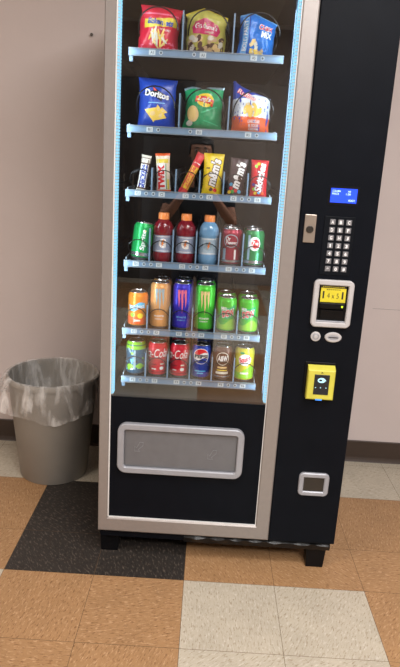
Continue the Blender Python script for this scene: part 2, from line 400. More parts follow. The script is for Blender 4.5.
# keypad
k = MB(); k.box(.667, .759, -.002, 0, 1.052, 1.229, 'key_panel', .0015); kp = k.build('keypad', vm)
for r_, row in enumerate(('ABC', 'DEF', 'GHJ', '123', '456', '789', '*0#')):
    for c_, ch in enumerate(row):
        x = .692 + .0245 * c_; z = 1.2125 - .0235 * r_
        k = MB(); k.box(-.0082, .0082, -.0022, 0, -.0080, .0080, 'key', .0008)
        k.decal(text(ch, .0075 if ch != '1' else .004, .0105 if ch != '*' else .007, 0, 0, bold=.035), P(-.0025), 'key_glyph')
        k.build('key', kp, False, (x, -.002, z))
# bill acceptor
k = MB(); k.rring(.656, .779, .889, 1.038, .0165, .016, -.014, 0, 'button_grey'); k.box(.670, .765, -.0015, 0, .903, 1.024, 'black_plastic'); ba = k.build('bill_acceptor', vm, True)
k = MB(); k.box(.6795, .757, -.0045, -.001, .968, 1.0195, 'sticker_yellow')
k.box(.6795, .757, -.0049, -.0044, 1.0125, 1.0195, 'ink')
for i in range(11): k.box(.684 + i * .0063, .688 + i * .0063, -.0052, -.0049, 1.0148, 1.0172, 'sticker_yellow')
for i in range(7): k.box(.697 + i * .0063, .701 + i * .0063, -.0049, -.0044, 1.0065, 1.0088, 'ink')
k.box(.6855, .6905, -.0049, -.0044, .979, 1.002, 'ink'); k.box(.7445, .7495, -.0049, -.0044, .979, 1.002, 'ink')
k.decal(text('4 x 5', .036, .016, .7175, .9885, bold=-.005), P(-.0049), 'ink')
k.build('sticker', ba)['label'] = 'yellow sticker with hand-lettered marks'
k = MB(); k.box(.679, .757, -.013, -.001, .948, .967, 'black_plastic', .0025)
k.loft([[(.683, -.001, .948), (.753, -.001, .948), (.753, -.012, .944), (.683, -.012, .944)], [(.686, -.001, .912), (.75, -.001, .912), (.75, -.004, .912), (.686, -.004, .912)]], 'black_plastic', cap=(True, True))
k.build('bill_mouth', ba)
k = MB(); k.box(.745, .7505, -.0136, -.0128, .954, .960, 'green_led'); k.build('status_light', ba)['label'] = 'small yellow green status light'
k = MB(); k.box(.669, .766, -.010, -.001, .9055, .9095, 'silver_plastic', .001); k.build('bezel_lip', ba)
# coin return button and coin slot
k = MB(); k.lathe([(.0155, 0, 'button_grey'), (.0155, .004, 'button_grey'), (.0135, .0055, 'button_grey'), (.0105, .0055, 'silver_plastic'), (.010, .0045, 'silver_plastic'), (.006, .006, 'button_grey'), (.0001, .0066, 'button_grey')], 32)
o = k.build('coin_return_button', vm, True, (.6785, 0, .8555)); o.rotation_euler = (R(90), 0, 0)
k = MB()
def el(rx, rz, y): return [(rx * math.cos(2 * math.pi * i / 36), y, rz * math.sin(2 * math.pi * i / 36)) for i in range(36)]
k.loft([el(.0265, .0165, 0), el(.0265, .0165, -.003), el(.024, .014, -.0055), el(.018, .008, -.0055)], 'button_grey'); k.loft([el(.018, .008, -.0055), el(.001, .0005, -.005)], 'silver_plastic')
k.box(-.0145, .0145, -.0062, -.004, -.0013, .0013, 'ink')
k.build('coin_slot', vm, True, (.7335, 0, .8555))
# card reader
k = MB(); k.box(.655, .752, -.004, 0, .662, .772, 'black_plastic', .002)
k.loft([[(.6645, -.004, .653), (.7505, -.004, .653), (.7505, -.004, .763), (.6645, -.004, .763)], [(.6645, -.024, .653), (.7505, -.024, .653), (.7505, -.024, .752), (.6645, -.024, .752)], [(.6675, -.027, .656), (.7475, -.027, .656), (.7475, -.027, .749), (.6675, -.027, .749)]], 'yellow', cap=(False, True))
k.decal(poly((.703, .7425), (.712, .7425), (.7075, .7475)), P(-.0273), 'ink'); cr = k.build('card_reader', vm)
k = MB(); k.box(.685, .733, -.0285, -.026, .671, .738, 'screen_dark', .001)
k.decal(ell(.708, .7195, .0125, .0085), P(-.0288), 'icon'); k.decal(ell(.705, .7195, .005, .003), P(-.029), 'screen_dark'); k.decal(poly((.713, .7155), (.7235, .7195), (.7135, .7245)), P(-.0289), 'icon')
for x in (.691, .707, .724): k.decal(ell(x, .695, .0017, .0017, 10), P(-.0288), 'icon')
k.build('screen', cr)['label'] = 'dark screen with pale glowing icon'
k = MB(); k.box(.695, .715, -.028, -.022, .6515, .6555, 'blue_led'); k.build('indicator_light', cr)
# coin return cup
k = MB(); k.rring(.675, .776, .299, .383, .0165, .016, -.010, 0, 'silver_plastic'); cc = k.build('coin_return_cup', vm, True)
k = MB(); k.box(.6915, .7595, -.005, -.0005, .3155, .3665, 'dark_metal', .001); k.build('cup_flap', cc)
# plinth, torn protective film and feet
k = MB(); k.box(.006, W - .012, .02, D_ - .02, .078, ZB, 'black_metal', .003); k.build('base_plate', vm)
k = MB(); n = 46; rings = []
for i in range(n + 1):
    x = .30 + .51 * i / n; a = noise.noise(Vector((x * 30, 2, 1))); bb = noise.noise(Vector((x * 22, 7, 3)))
    w = .010 + .006 * a
    rings.append([(x, .012 + .008 * bb, ZB - .004 - .004 * abs(a)), (x, .004 + .007 * bb, ZB - .012 + .006 * a), (x, .010 + .006 * a, ZB - .022 - w), (x, .018, ZB - .020)])
k.loft(rings, 'black_film', cap=(True, True)); k.build('torn_film', vm, True)['label'] = 'crumpled black film hanging below the door'
for fx, fy in ((.035, .075), (.767, .050), (.035, .74), (.767, .74)):
    k = MB(); k.loft([[(fx - a, fy - b_, z), (fx + a, fy - b_, z), (fx + a, fy + b_, z), (fx - a, fy + b_, z)] for a, b_, z in ((.029, .024, 0), (.030, .025, .004), (.034, .028, .07), (.036, .03, .08))], 'black_plastic', cap=(True, True))
    k.build('foot', vm)
# trays
TY0, TY1 = .088, .70
TR = {'A': (1.664, 3), 'B': (1.449, 3), 'C': (1.259, 6), 'D': (1.038, 6), 'E': (.8135, 6), 'F': (.645, 6)}
PX = .0744; CX0 = .1005
def colx(i, n): return CX0 + PX * i if n == 6 else .139 + .149 * i
FLOORZ = {}
for key, (zm, n) in TR.items():
    zf = zm + .003; FLOORZ[key] = zf
    k = MB(); k.box(.060, .510, TY0, TY1, zf - .003, zf, 'tray_floor'); k.box(.060, .063, TY0 + .02, TY1, zf, zf + .012, 'tray_metal'); k.box(.507, .510, TY0 + .02, TY1, zf, zf + .012, 'tray_metal')
    t = k.build('tray', vm)
    k = MB(); k.box(.058, .512, TY0 - .006, TY0, zm - .0115, zm + .0105, 'rail'); k.box(.058, .512, TY0 - .0085, TY0 - .005, zm - .0115, zm - .0085, 'tray_metal'); k.box(.058, .512, TY0 - .0085, TY0 - .005, zm + .0075, zm + .0105, 'tray_metal')
    k.box(.060, .070, TY0 - .004, TY0 + .01, zm - .026, zm - .011, 'rail')
    k.build('price_rail', t)
    for i in range(n):
        x = colx(i, n) - (.004 if n == 6 else .012)
        k = MB(); k.box(-.0095, .0095, -.001, 0, -.007, .007, 'tag_paper')
        k.decal(text(key + str(i + 1 if n == 6 else 2 * i + 1), .010, .008, 0, 0), P(-.0012), 'tag_ink'); k.build('price_tag', t, False, (x, TY0 - .006, zm))
        k = MB(); k.lathe([(.0055, 0, 'tag_paper'), (.0055, .0012, 'tag_paper'), (.0035, .0014, 'tag_ink'), (.0001, .0014, 'tag_ink')], 14)
        o = k.build('selection_dot', t, False, (x + (.026 if i % 2 == 0 else -.026), TY0 - .006, zm)); o.rotation_euler = (R(90), 0, 0)
    hd = {'A': .115, 'B': .105, 'C': .075, 'D': .11, 'E': .085, 'F': .09}[key]
    for i in range(n - 1):
        x = (colx(i, n) + colx(i + 1, n)) / 2
        k = MB(); k.box(x - .0012, x + .0012, TY0 + .004, TY1, zf, zf + hd, 'tray_metal'); k.box(x - .0022, x + .0022, TY0 + .002, TY0 + .006, zf, zf + hd, 'rail')
        k.build('divider', t)
    # wire spirals: a loop before each product, stepping back along the side of the column
    for i in range(n):
        r_ = {'A': .060, 'B': .060, 'C': .0335}.get(key, .0352); pitch = {'A': .085, 'B': .085, 'C': .045}.get(key, .0745)
        turns = 4; pts = []
        for a in range(turns * 40 + 1):
            th = a / 40.0; fr = th % 1.0
            g = math.floor(th) + (max(0, min(1, (fr - .40) / .2)) if th < turns else 0)
            ang = math.pi * (.0) + 2 * math.pi * fr      # starts at the right side, shifts back on the left side
            pts.append((r_ * math.cos(ang), g * pitch, r_ * math.sin(ang)))
        k = MB(); k.tube(pts, .0016 if n == 6 else .002, 'wire', 6); k.build('spiral', t, True, (colx(i, n), TY0 + .010, zf + r_ + .002))

# ------------------------------------------------------------------ goods in the machine
def Wp(x, y, z): return (MX + x, MY + y, z)
# cans -----------------------------------------------------------------
def can(name, art, body, r=.033, h=.122, neck='can_metal'):
    k = MB()
    k.lathe([(.0001, .004, 'can_metal'), (r * .62, .003, 'can_metal'), (r * .72, .0, 'can_metal'), (r * .78, .0005, 'can_metal'), (r * .97, .0105, body), (r, .0145, body), (r, h - .016, body), (r * .985, h - .0125, neck), (r * .83, h - .003, 'can_metal'), (r * .84, h - .0008, 'can_metal'), (r * .81, h, 'can_metal'), (r * .77, h - .0035, 'can_metal'), (.0001, h - .0032, 'can_metal')], 48)
    def on(layer):
        q = r + .00025 * layer
        return lambda x, y: (q * math.sin(x / r), -q * math.cos(x / r), y)
    art(k, on, r, h)
    o = k.build(name, None, True)
    # pull tab on the lid
    t = MB(); t.loft([[(.0065 * math.cos(a) , .009 + .0105 * math.sin(a) - .006, z) for a in [2 * math.pi * i / 18 for i in range(18)]] for z in (h - .0032, h - .0018)], 'can_metal', cap=(True, True)); t.build('pull_tab', o)
    return o
def D(k, on, layer, m, geo): k.decal(geo, on(layer), m, .004, False)
def full(k, on, layer, m, r, z0, z1, x0=-1, x1=1):
    D(k, on, layer, m, rect(x0 * math.pi * r, x1 * math.pi * r, z0, z1))
def art_sprite(k, on, r, h):
    full(k, on, 1, 'can_metal', r, .0145, .026); D(k, on, 2, 'white', text('Sprite', .066, .019, .001, .066, .1, 90)); D(k, on, 2, 'star_yellow', ell(.004, .095, .003, .0025)); D(k, on, 2, 'lay_light', rect(.016, .020, .03, .10))
def art_pepper(k, on, r, h):
    full(k, on, 1, 'can_metal', r, .0145, .022); D(k, on, 2, 'cyan_silver', ell(0, .083, .024, .021)); D(k, on, 3, 'pepper', ell(0, .083, .0215, .0185)); D(k, on, 4, 'white', text('Dr', .016, .013, -.009, .090, .15)); D(k, on, 4, 'white', text('Pepper', .036, .012, .002, .077, .15)); D(k, on, 2, 'cyan_silver', rect(-.028, -.016, .022, .058)); D(k, on, 2, 'white', rect(.012, .018, .024, .056))
def art_seven(k, on, r, h):
    full(k, on, 1, 'can_metal', r, .0145, .024); D(k, on, 2, 'white', ell(0, .078, .019, .022)); D(k, on, 3, 'red', ell(.004, .078, .013, .015)); D(k, on, 4, 'white', text('7', .010, .017, -.004, .079)); D(k, on, 4, 'white', text('up', .011, .008, .007, .078)); D(k, on, 2, 'cyan_silver', rect(-.022, -.014, .026, .105)); D(k, on, 2, 'lay_light', rect(.01, .016, .026, .05))
def art_sunkist(k, on, r, h):
    D(k, on, 2, 'sky', rotp(band(lambda x: .064 + .004 * math.sin(x * 120), lambda x: .083 + .004 * math.sin(x * 120), -.028, .028), 8, 0, .07)); D(k, on, 3, 'white', rotp(text('Sunkist', .050, .014, 0, .0735, .15), 8, 0, .07)); full(k, on, 1, 'ruf_orange', r, .0145, .040); D(k, on, 2, 'tea_green', ell(-.014, .045, .008, .007)); D(k, on, 2, 'lay_yellow', ell(.012, .043, .010, .009)); D(k, on, 2, 'offwhite', rect(-.010, .012, .024, .030))
def claw(col, letter='white'):
    def art(k, on, r, h):
        for dx, l in ((-.011, .058), (0, .080), (.011, .060)):
            top = .138
            D(k, on, 2, col, poly((dx - .0042, top), (dx + .0035, top + .001), (dx + .003, top - l * .35), (dx + .0042, top - l * .5), (dx + .0012, top - l), (dx - .0012, top - l * .6), (dx - .0034, top - l * .35)))
        D(k, on, 2, col, poly((-.015, .138), (-.007, .138), (-.004, .126), (-.010, .130))); D(k, on, 2, col, poly((.007, .139), (.0145, .139), (.010, .130), (.003, .127)))
        D(k, on, 2, letter, text('MONSTER', .034, .006, 0, .047)); D(k, on, 2, letter, text('ENERGY', .028, .004, 0, .037))
    return art
def art_dew(k, on, r, h):
    D(k, on, 1, 'tea_green', band(lambda x: .0145, lambda x: .040 + .010 * math.sin(x * 90), -.10, .10, 40)); D(k, on, 2, 'lay_green', poly((-.026, .060), (.0, .050), (.028, .068), (.028, .098), (.004, .088), (-.024, .092)))
    D(k, on, 3, 'white', rotp(text('Mtn', .018, .012, -.010, .089, .2), 14, 0, .074)); D(k, on, 3, 'white', rotp(text('DEW', .046, .024, .002, .070, .15, bold=.06), 14, 0, .074)); D(k, on, 4, 'dew_red', rotp(text('DEW', .043, .021, .002, .070, .15, bold=.03), 14, 0, .074))
def art_coke(k, on, r, h):
    D(k, on, 2, 'white', rotp(text('Coca-Cola', .108, .030, -.022, .086, .35, bold=.0), 3, 0, .08)); D(k, on, 2, 'dark_red', rect(-.024, -.004, .044, .048)); D(k, on, 2, 'white', rect(-.022, -.006, .028, .032)); D(k, on, 2, 'white', ell(.013, .033, .007, .006)); D(k, on, 1, 'dark_red', rect(-.1, .1, .0185, .021)); D(k, on, 2, 'offwhite', rect(.008, .020, .046, .050))
def art_pepsi(k, on, r, h):
    D(k, on, 1, 'white', ell(0, .084, .0275, .0275, 40)); D(k, on, 2, 'red', band(lambda x: .093 + .004 * math.sin(x * 130), lambda x: .084 + math.sqrt(max(0, .0255 ** 2 - x * x)), -.0235, .0235, 24)); D(k, on, 2, 'pepsi', band(lambda x: .084 - math.sqrt(max(0, .0255 ** 2 - x * x)), lambda x: .074 + .004 * math.sin(x * 130), -.0235, .0235, 24)); D(k, on, 3, 'black_ink', text('PEPSI', .046, .0125, 0, .0835, bold=.05)); D(k, on, 2, 'sky', rect(-.02, .018, .030, .034)); D(k, on, 2, 'sky', rect(-.012, .010, .022, .026))
def art_root(k, on, r, h):
    full(k, on, 1, 'can_metal', r, .0145, .020); D(k, on, 2, 'offwhite', ell(0, .080, .022, .023)); D(k, on, 3, 'aw_brown', ell(0, .080, .0195, .0205)); D(k, on, 4, 'white', text('A&W', .034, .020, 0, .081, .1, bold=.04)); D(k, on, 2, 'tan', rect(-.016, .016, .046, .052)); D(k, on, 2, 'offwhite', rect(-.022, .022, .026, .034)); D(k, on, 2, 'gold', rect(-.018, .018, .037, .041))
def art_squirt(k, on, r, h):
    D(k, on, 1, 'tea_green', band(lambda x: .0145, lambda x: .046 + .012 * math.sin(x * 70), -.10, .10, 40)); D(k, on, 2, 'white', ell(0, .080, .022, .020)); D(k, on, 3, 'dew_red', rotp(text('Squirt', .040, .024, 0, .080, .2, bold=.04), 18, 0, .08)); D(k, on, 2, 'lay_green', ell(-.010, .104, .008, .004)); D(k, on, 2, 'offwhite', rect(-.014, .014, .03, .036))
def art_tea(k, on, r, h):
    full(k, on, 1, 'tea_green', r, .094, .1065); random.seed(11)
    for i in range(26):
        x = random.uniform(-.045, .045); z = random.uniform(.022, .09); m = ('sky', 'tea_green', 'black_ink', 'cyan_silver')[i % 4]
        D(k, on, 2 + i % 3, m, rotp(ell(x, z, random.uniform(.003, .010), random.uniform(.002, .005), 14), random.uniform(0, 180), x, z))
    D(k, on, 6, 'cyan_silver', rect(-.004, .003, .024, .092)); D(k, on, 5, 'tea_green', ell(-.016, .034, .012, .009)); D(k, on, 5, 'tea_green', ell(.018, .036, .011, .010))

CANS = {
 'sprite': can('soda_can', art_sprite, 'sprite', neck='sprite'), 'pepper': can('soda_can', art_pepper, 'pepper', neck='pepper'), 'seven': can('soda_can', art_seven, 'seven', neck='seven'),
 'sunkist': can('soda_can', art_sunkist, 'sunkist', neck='sunkist'), 'mono': can('energy_drink_can', claw('cyan_silver'), 'mon_orange', .033, .158, 'mon_orange'), 'monb': can('energy_drink_can', claw('pink', 'light_blue'), 'mon_blue', .033, .160, 'mon_blue'),
 'mong': can('energy_drink_can', claw('tan'), 'mon_green', .033, .160, 'mon_green'), 'dew': can('soda_can', art_dew, 'dew', neck='dew'), 'tea': can('soda_can', art_tea, 'tea', neck='tea_green'),
 'coke': can('soda_can', art_coke, 'coke', neck='coke'), 'pepsi': can('soda_can', art_pepsi, 'pepsi', neck='pepsi'), 'root': can('soda_can', art_root, 'aw_brown', neck='aw_brown'), 'squirt': can('soda_can', art_squirt, 'squirt', neck='squirt')}
# bottles ---------------------------------------------------------------
def bottle(liquid, label):
    k = MB(); r = .0335
    k.lathe([(.0001, .003, liquid), (r * .7, .0, liquid), (r * .86, .002, liquid), (r * .97, .010, liquid), (r, .018, liquid), (r, .030, liquid), (r * .955, .034, label), (r * .955, .088, liquid), (r, .092, liquid), (r, .101, liquid), (r * .93, .106, liquid), (r * .95, .110, liquid), (r * .90, .118, liquid), (r * .72, .129, liquid), (r * .50, .137, liquid), (r * .44, .141, liquid), (.0001, .1412, liquid)], 44)
    q = r * .955
    def on(l): return lambda x, y: ((q + .0003 * l) * math.sin(x / q), -(q + .0003 * l) * math.cos(x / q), y)
    D(k, on, 2, 'white' if liquid == 'gat_red' else 'cyan_silver', text('G', .024, .030, 0, .063, bold=.05))
    D(k, on, 3, 'cap_orange', poly((.001, .075), (.006, .075), (.0025, .064), (.006, .064), (-.003, .050), (-.0005, .060), (-.0035, .060)))
    D(k, on, 2, 'white', rect(-.024, .024, .0375, .0395)); D(k, on, 2, 'white', rect(-.024, .024, .083, .085))
    o = k.build('sports_drink_bottle', None, True)
    c_ = MB(); n = 48
    ring = lambda rr, z, rib: [((rr + (rib if j % 2 else 0)) * math.cos(2 * math.pi * j / n), (rr + (rib if j % 2 else 0)) * math.sin(2 * math.pi * j / n), z) for j in range(n)]
    c_.loft([ring(.0165, .137, 0), ring(.0172, .139, .0004), ring(.0168, .1555, .0004), ring(.0155, .158, 0), ring(.0001, .1585, 0)], 'cap_orange'); c_.build('cap', o, True)['label'] = 'ribbed orange screw cap'
    return o
BOT = {'red': bottle('gat_red', 'gat_label'), 'blue': bottle('gat_blue', 'gat_label2')}
# bags --------------------------------------------------------------------
def bag(name, w, h, d, base, art, seed=0, top=lambda s: 1.0, seal=None, wr=.13, narrow=.09, step=.008, nx=28, nz=34, shift=lambda t: 0.0):
    k = MB(); seal = seal or base
    def pt(x, z, side, layer=0.0):
        s = max(-1, min(1, 2 * x / w)); t = max(0, min(1, z / h))
        tt = abs(2 * t - 1); hw = w / 2 * (1 - narrow * (1 - tt ** 3))
        prof = (max(0, 1 - abs(s) ** 2.6)) ** .62 * max(0, 1 - tt ** 3.2) ** .75
        nv = noise.noise(Vector((s * 2.3 + seed, t * 3.1, side * 4 + seed))) * 1.0 + .6 * abs(noise.noise(Vector((s * 4.1 + t * 3, t * 6.2 - s * 2, seed + side)))) 
        y = side * (d / 2) * prof * (1 + wr * 2.2 * nv)
        crimp = .0008 * math.sin(s * 60) if tt > .93 else 0
        edge = .35 * wr * d * noise.noise(Vector((seed * 3 + s, t * 4, 2)))
        lean = .004 * noise.noise(Vector((s * 2, t * 2, seed + 9)))
        return (s * hw + 1.8 * edge * abs(s) + shift(t) * w, y + crimp + lean * prof + side * .00025 * (layer + (1 if layer else 0)) + (side * .0004 if tt <= 1 else 0), t * h * (1 - (1 - top(s)) * t ** 1.5))
    for side in (-1, 1):
        vs = [pt(-w / 2 + w * i / nx, h * j / nz, side) for j in range(nz + 1) for i in range(nx + 1)]
        for j in range(nz):
            m = seal if (j < 2 or j >= nz - 2) else base
            fs = [(j * (nx + 1) + i, j * (nx + 1) + i + 1, (j + 1) * (nx + 1) + i + 1, (j + 1) * (nx + 1) + i) for i in range(nx)]
            if side > 0: fs = [tuple(reversed(q)) for q in fs]
            used = sorted({a for q in fs for a in q}); mp = {a: b_ for b_, a in enumerate(used)}
            k.add([vs[a] for a in used], [tuple(mp[a] for a in q) for q in fs], m)
    # close the rim
    rim = [(-w / 2 + w * i / nx, 0) for i in range(nx + 1)] + [(w / 2, h * j / nz) for j in range(1, nz + 1)] + [(w / 2 - w * i / nx, h) for i in range(1, nx + 1)] + [(-w / 2, h - h * j / nz) for j in range(1, nz)]
    k.loft([[pt(x, z, -1) for x, z in rim], [pt(x, z, 1) for x, z in rim]], seal)
    def on(layer): return lambda x, z: pt(x, z, -1, layer)
    def put(layer, m, geo): k.decal(([(max(-w / 2, min(w / 2, x)), max(0, min(h, z))) for x, z in geo[0]], geo[1]), on(layer), m, step, True)
    art(put, w, h)
    return k.build(name, None, True)
def chips(put, m, pts, rx, ry, layer=3, n=9):
    for i, (x, z, a) in enumerate(pts): put(layer + i % 3, m if i % 3 else 'tan', rotp(ell(x, z, rx, ry, n), a, x, z))
def a1(put, w, h):
    put(1, 'dark_red', rect(-w / 2, w / 2, 0, .012)); put(1, 'pink', rect(-w / 2, w / 2, h - .030, h - .026))
    random.seed(3); put(2, 'gold', band(lambda x: .073 + .004 * math.sin(x * 40), lambda x: .098 + .004 * math.sin(x * 40), -.048, .055)); put(4, 'blue_text', rotp(text('Baken-ets', .082, .017, .003, .087, .1, bold=.04), -2, 0, .085))
    put(3, 'white', rotp(text("HOT 'N SPICY", .036, .006, .022, .066), -5, .02, .066))
    for i in range(16):
        x, z = random.uniform(-.022, .028), random.uniform(.026, .056); put(3 + i % 4, ('chip', 'tan', 'chip2', 'offwhite')[i % 4], rotp(ell(x, z, .019, .0034, 10), random.uniform(25, 150), x, z))
    for i in range(14):
        x, z = random.uniform(-.055, .055), random.uniform(.008, .03); put(2, 'pink', rotp(ell(x, z, .006, .002, 8), random.uniform(0, 180), x, z))
def a2(put, w, h):
    put(2, 'magenta', rotp(poly((-.040, .060), (.036, .056), (.046, .075), (.038, .092), (.0, .103), (-.036, .094), (-.046, .078)), -4, 0, .08)); put(4, 'white', rotp(text("Grandma's", .072, .015, 0, .081, .25), -6, 0, .08)); put(4, 'offwhite', text('COOKIES', .030, .006, .010, .064))
    random.seed(5)
    for i in range(22):
        x, z = random.uniform(-.05, .05), random.uniform(.010, .052); put(3 + i % 4, ('cookie', 'tan', 'snick_brown', 'offwhite')[i % 4], rotp(ell(x, z, .010, .007, 12), random.uniform(0, 90), x, z))
    put(1, 'snick_brown', band(lambda x: 0.004, lambda x: .030 + .006 * math.sin(x * 60), -w / 2, w / 2))
def a3(put, w, h):
    put(1, 'light_blue', rect(-.050, -.032, .012, h - .012)); put(3, 'white', text('BOLD PARTY', .088, .0125, -.041, .064, 0, 90)); put(2, 'blue_text', rect(-.031, -.029, .01, h - .01))
    put(3, 'white', text('CHEX', .046, .018, .022, .090, .1, bold=.07)); put(4, 'dew_red', text('CHEX', .043, .0155, .022, .090, .1, bold=.03)); put(3, 'white', text('MIX', .036, .018, .026, .069, .1, bold=.04))
    random.seed(8)
    for i in range(20):
        t = random.random(); x = -.022 + .040 * t; z = random.uniform(.010, .058 - .036 * t); put(3 + i % 4, ('tan', 'cookie', 'offwhite', 'chip2')[i % 4], rotp(rect(x - .006, x + .006, z - .005, z + .005), random.uniform(0, 90), x, z))
def b1(put, w, h):
    put(2, 'black_ink', poly((-.050, .103), (-.012, .112), (-.016, .128), (.004, .113), (.050, .090), (.020, .097), (.016, .080), (-.006, .094))); put(3, 'star_red', poly((-.010, .112), (-.014, .124), (.0, .112))); put(4, 'white', rotp(text('Doritos', .080, .020, .0, .101, .0, bold=.035), -8, 0, .1))
    put(2, 'light_blue', rect(-.028, .028, .074, .077)); put(2, 'blue_text', rect(-.055, .055, .004, .018))
    for (x, z, a, sz) in ((-.012, .044, 10, .026), (.014, .040, 70, .022), (.006, .056, 190, .015), (.022, .052, 200, .013)):
        put(3, 'chip2', rotp(poly((x - sz, z + sz * .6), (x + sz, z + sz * .6), (x, z - sz)), a, x, z)); put(4, 'tan', rotp(ell(x, z, sz * .35, sz * .25, 10), a, x, z))
def b2(put, w, h):
    put(2, 'lay_yellow', rotp(ell(.006, .093, .029, .021), -12, 0, .09)); put(3, 'red', rotp(band(lambda x: .080 + .006 * math.cos(x * 60), lambda x: .099 + .006 * math.cos(x * 60), -.026, .036), -10, 0, .09)); put(4, 'white', rotp(text("Lay's", .044, .019, .004, .094, .15, bold=.04), -10, 0, .09))
    put(3, 'tan', rotp(ell(-.032, .050, .019, .024), 15, -.03, .05)); put(4, 'chip', rotp(ell(-.034, .052, .014, .018), 15, -.03, .05)); put(2, 'lay_light', rotp(rect(-.005, .050, .060, .064), 20, .02, .06)); put(2, 'lay_light', rotp(rect(.004, .055, .026, .029), -15, .02, .03)); put(2, 'offwhite', rotp(ell(-.040, .022, .010, .008), 0))
def b3(put, w, h):
    put(1, 'ruf_white', poly((-w / 2, .050), (w / 2, .050), (w / 2, .150), (.01, .140), (-.02, .112), (-w / 2, .100))); put(1, 'ruf_orange', rect(-w / 2, w / 2, .008, .052)); put(1, 'dor_blue', rect(-w / 2, w / 2, .0, .008)); put(3, 'red', rotp(text('Ruffles', .060, .021, -.020, .122, .15, bold=.06), -16, -.01, .11)); put(4, 'white', rotp(text('Ruffles', .058, .018, -.020, .122, .15, bold=.0), -16, -.01, .11))
    for x, z, a in ((-.016, .078, 70), (.012, .080, 110), (.022, .068, 50), (-.004, .070, 95)): put(3, 'chip2', rotp(ell(x, z, .022, .009, 12), a, x, z))
    put(3, 'ruf_white', text('CHEDDAR', .040, .010, .010, .037)); put(3, 'ruf_white', text('& SOUR', .034, .009, .010, .025)); put(3, 'ruf_white', text('CREAM', .030, .007, .010, .015))
YBAG = .155
def put_thing(o, x, y, z, label, cat, rot=(0, 0, 0), group=None):
    o.location = Wp(x, y, z); o.rotation_euler = tuple(R(a) for a in rot); tag(o, label, cat, group); return o
zA, zB, zC, zD, zE, zF = (FLOORZ[k_] + .0008 for k_ in 'ABCDEF')
put_thing(bag('snack_bag', .130, .138, .056, 'red_bag', a1, 1, lambda s: 1 - .05 * max(0, s), 'red_bag', shift=lambda t: .05 * (t - .5)), .137, YBAG, zA, 'red snack bag with yellow name band on the top shelf', 'snack bag', (-5, 2, 0))
put_thing(bag('snack_bag', .128, .136, .058, 'lime_bag', a2, 2, lambda s: 1.03 - .17 * abs(s + .15), 'gold'), .282, YBAG, zA, 'yellow cookie bag with magenta name oval on the top shelf', 'snack bag', (-5, -1, 0))
put_thing(bag('snack_bag', .116, .130, .056, 'chex_blue', a3, 3, lambda s: 1.03 - .15 * abs(s + .35), 'light_blue', shift=lambda t: .05 * (t - .5)), .432, YBAG, zA, 'bright blue snack mix bag on the top shelf', 'snack bag', (-5, 2, 6))
put_thing(bag('snack_bag', .122, .152, .050, 'dor_blue', b1, 4, lambda s: 1 - .03 * (s + 1) / 2, 'blue_text', .07), .140, YBAG, zB, 'deep blue tortilla chip bag on the second shelf', 'snack bag', (-5, 0, 0))
put_thing(bag('snack_bag', .126, .134, .060, 'lay_green', b2, 5, lambda s: 1 - .14 * max(0, -s * .4 + .2 * math.cos(s * 5)), 'cyan_silver', .14), .284, YBAG, zB, 'green potato chip bag with crumpled silvery top edge', 'snack bag', (-5, 0, -3))
put_thing(bag('snack_bag', .120, .156, .060, 'dor_blue', b3, 6, lambda s: 1 - .30 * max(0, (s + .85) / 1.85) ** .7, 'dor_blue', .10, .04), .432, YBAG, zB, 'blue white and orange chip bag with pointed folded top', 'snack bag', (-5, 0, 0))
# bars -------------------------------------------------------------------
def wrapper(name, w, h, d, base, art, seed, seal=None):
    return bag(name, w, h, d, base, art, seed, lambda s: 1, seal, .06, .10, .006, 16, 30)
def c1(put, w, h):
    put(2, 'white', rect(-.014, .013, .012, h - .028)); put(3, 'blue_text', text('SNICKERS', h - .042, .019, 0, .047, 0, 90, .05)); put(1, 'offwhite', rect(-w / 2, w / 2, h - .024, h - .010))
def c2(put, w, h):
    put(1, 'gold', rect(-w / 2, w / 2, h - .030, h - .018)); put(2, 'white', rect(-.020, .009, .010, h - .030)); put(3, 'red', text('TWIX', h - .046, .023, -.006, .047, 0, 90, .07)); put(2, 'lay_green', rect(.0095, .012, .010, h - .034)); put(2, 'gold', rect(.014, .020, .010, .04))
def c3(put, w, h):
    put(1, 'star_yellow', rect(-w / 2, w / 2, .018, h - .045)); put(2, 'star_red', text('STARBURST', h - .055, .0105, 0, h / 2 - .002, .1, 90, .04)); put(2, 'white', rect(-.012, .012, h - .036, h - .032))
def c4(put, w, h):
    put(2, 'brown', text("m&m's", .088, .038, .002, .070, .1, 78, .10)); put(3, 'white', text("m&m's", .084, .033, .002, .070, .1, 78, .05))
    for x, z, m in ((-.014, .022, 'star_yellow'), (-.004, .018, 'snick_brown'), (.010, .016, 'red'), (.016, .030, 'chip2')): put(2, m, ell(x, z, .007, .006, 14))
    put(2, 'brown', rect(-.024, -.012, .080, .084))
def c5(put, w, h):
    put(2, 'brown', text("m&m's", .086, .036, .002, .066, .1, 78, .10)); put(3, 'white', text("m&m's", .083, .032, .002, .066, .1, 78, .06))
    for x, z, m in ((-.016, .024, 'red'), (-.010, .014, 'lime_mm'), (-.018, .036, 'sky'), (.0, .018, 'red'), (.012, .016, 'sky'), (-.02, .012, 'star_yellow')): put(2, m, ell(x, z, .006, .0055, 14))
def c6(put, w, h):
    put(2, 'dark_red', text('Skittles', .092, .030, .003, .062, .15, 82, .09)); put(3, 'white', text('Skittles', .089, .025, .003, .062, .15, 82, .03))
    for x, z, m in ((-.016, .026, 'tea_green'), (-.010, .014, 'star_yellow'), (-.018, .040, 'purple'), (.002, .016, 'sky'), (-.012, .096, 'tea_green'), (-.004, .104, 'star_yellow'), (.014, .014, 'ruf_orange')): put(2, m, ell(x, z, .0055, .005, 14))
YB2 = .132
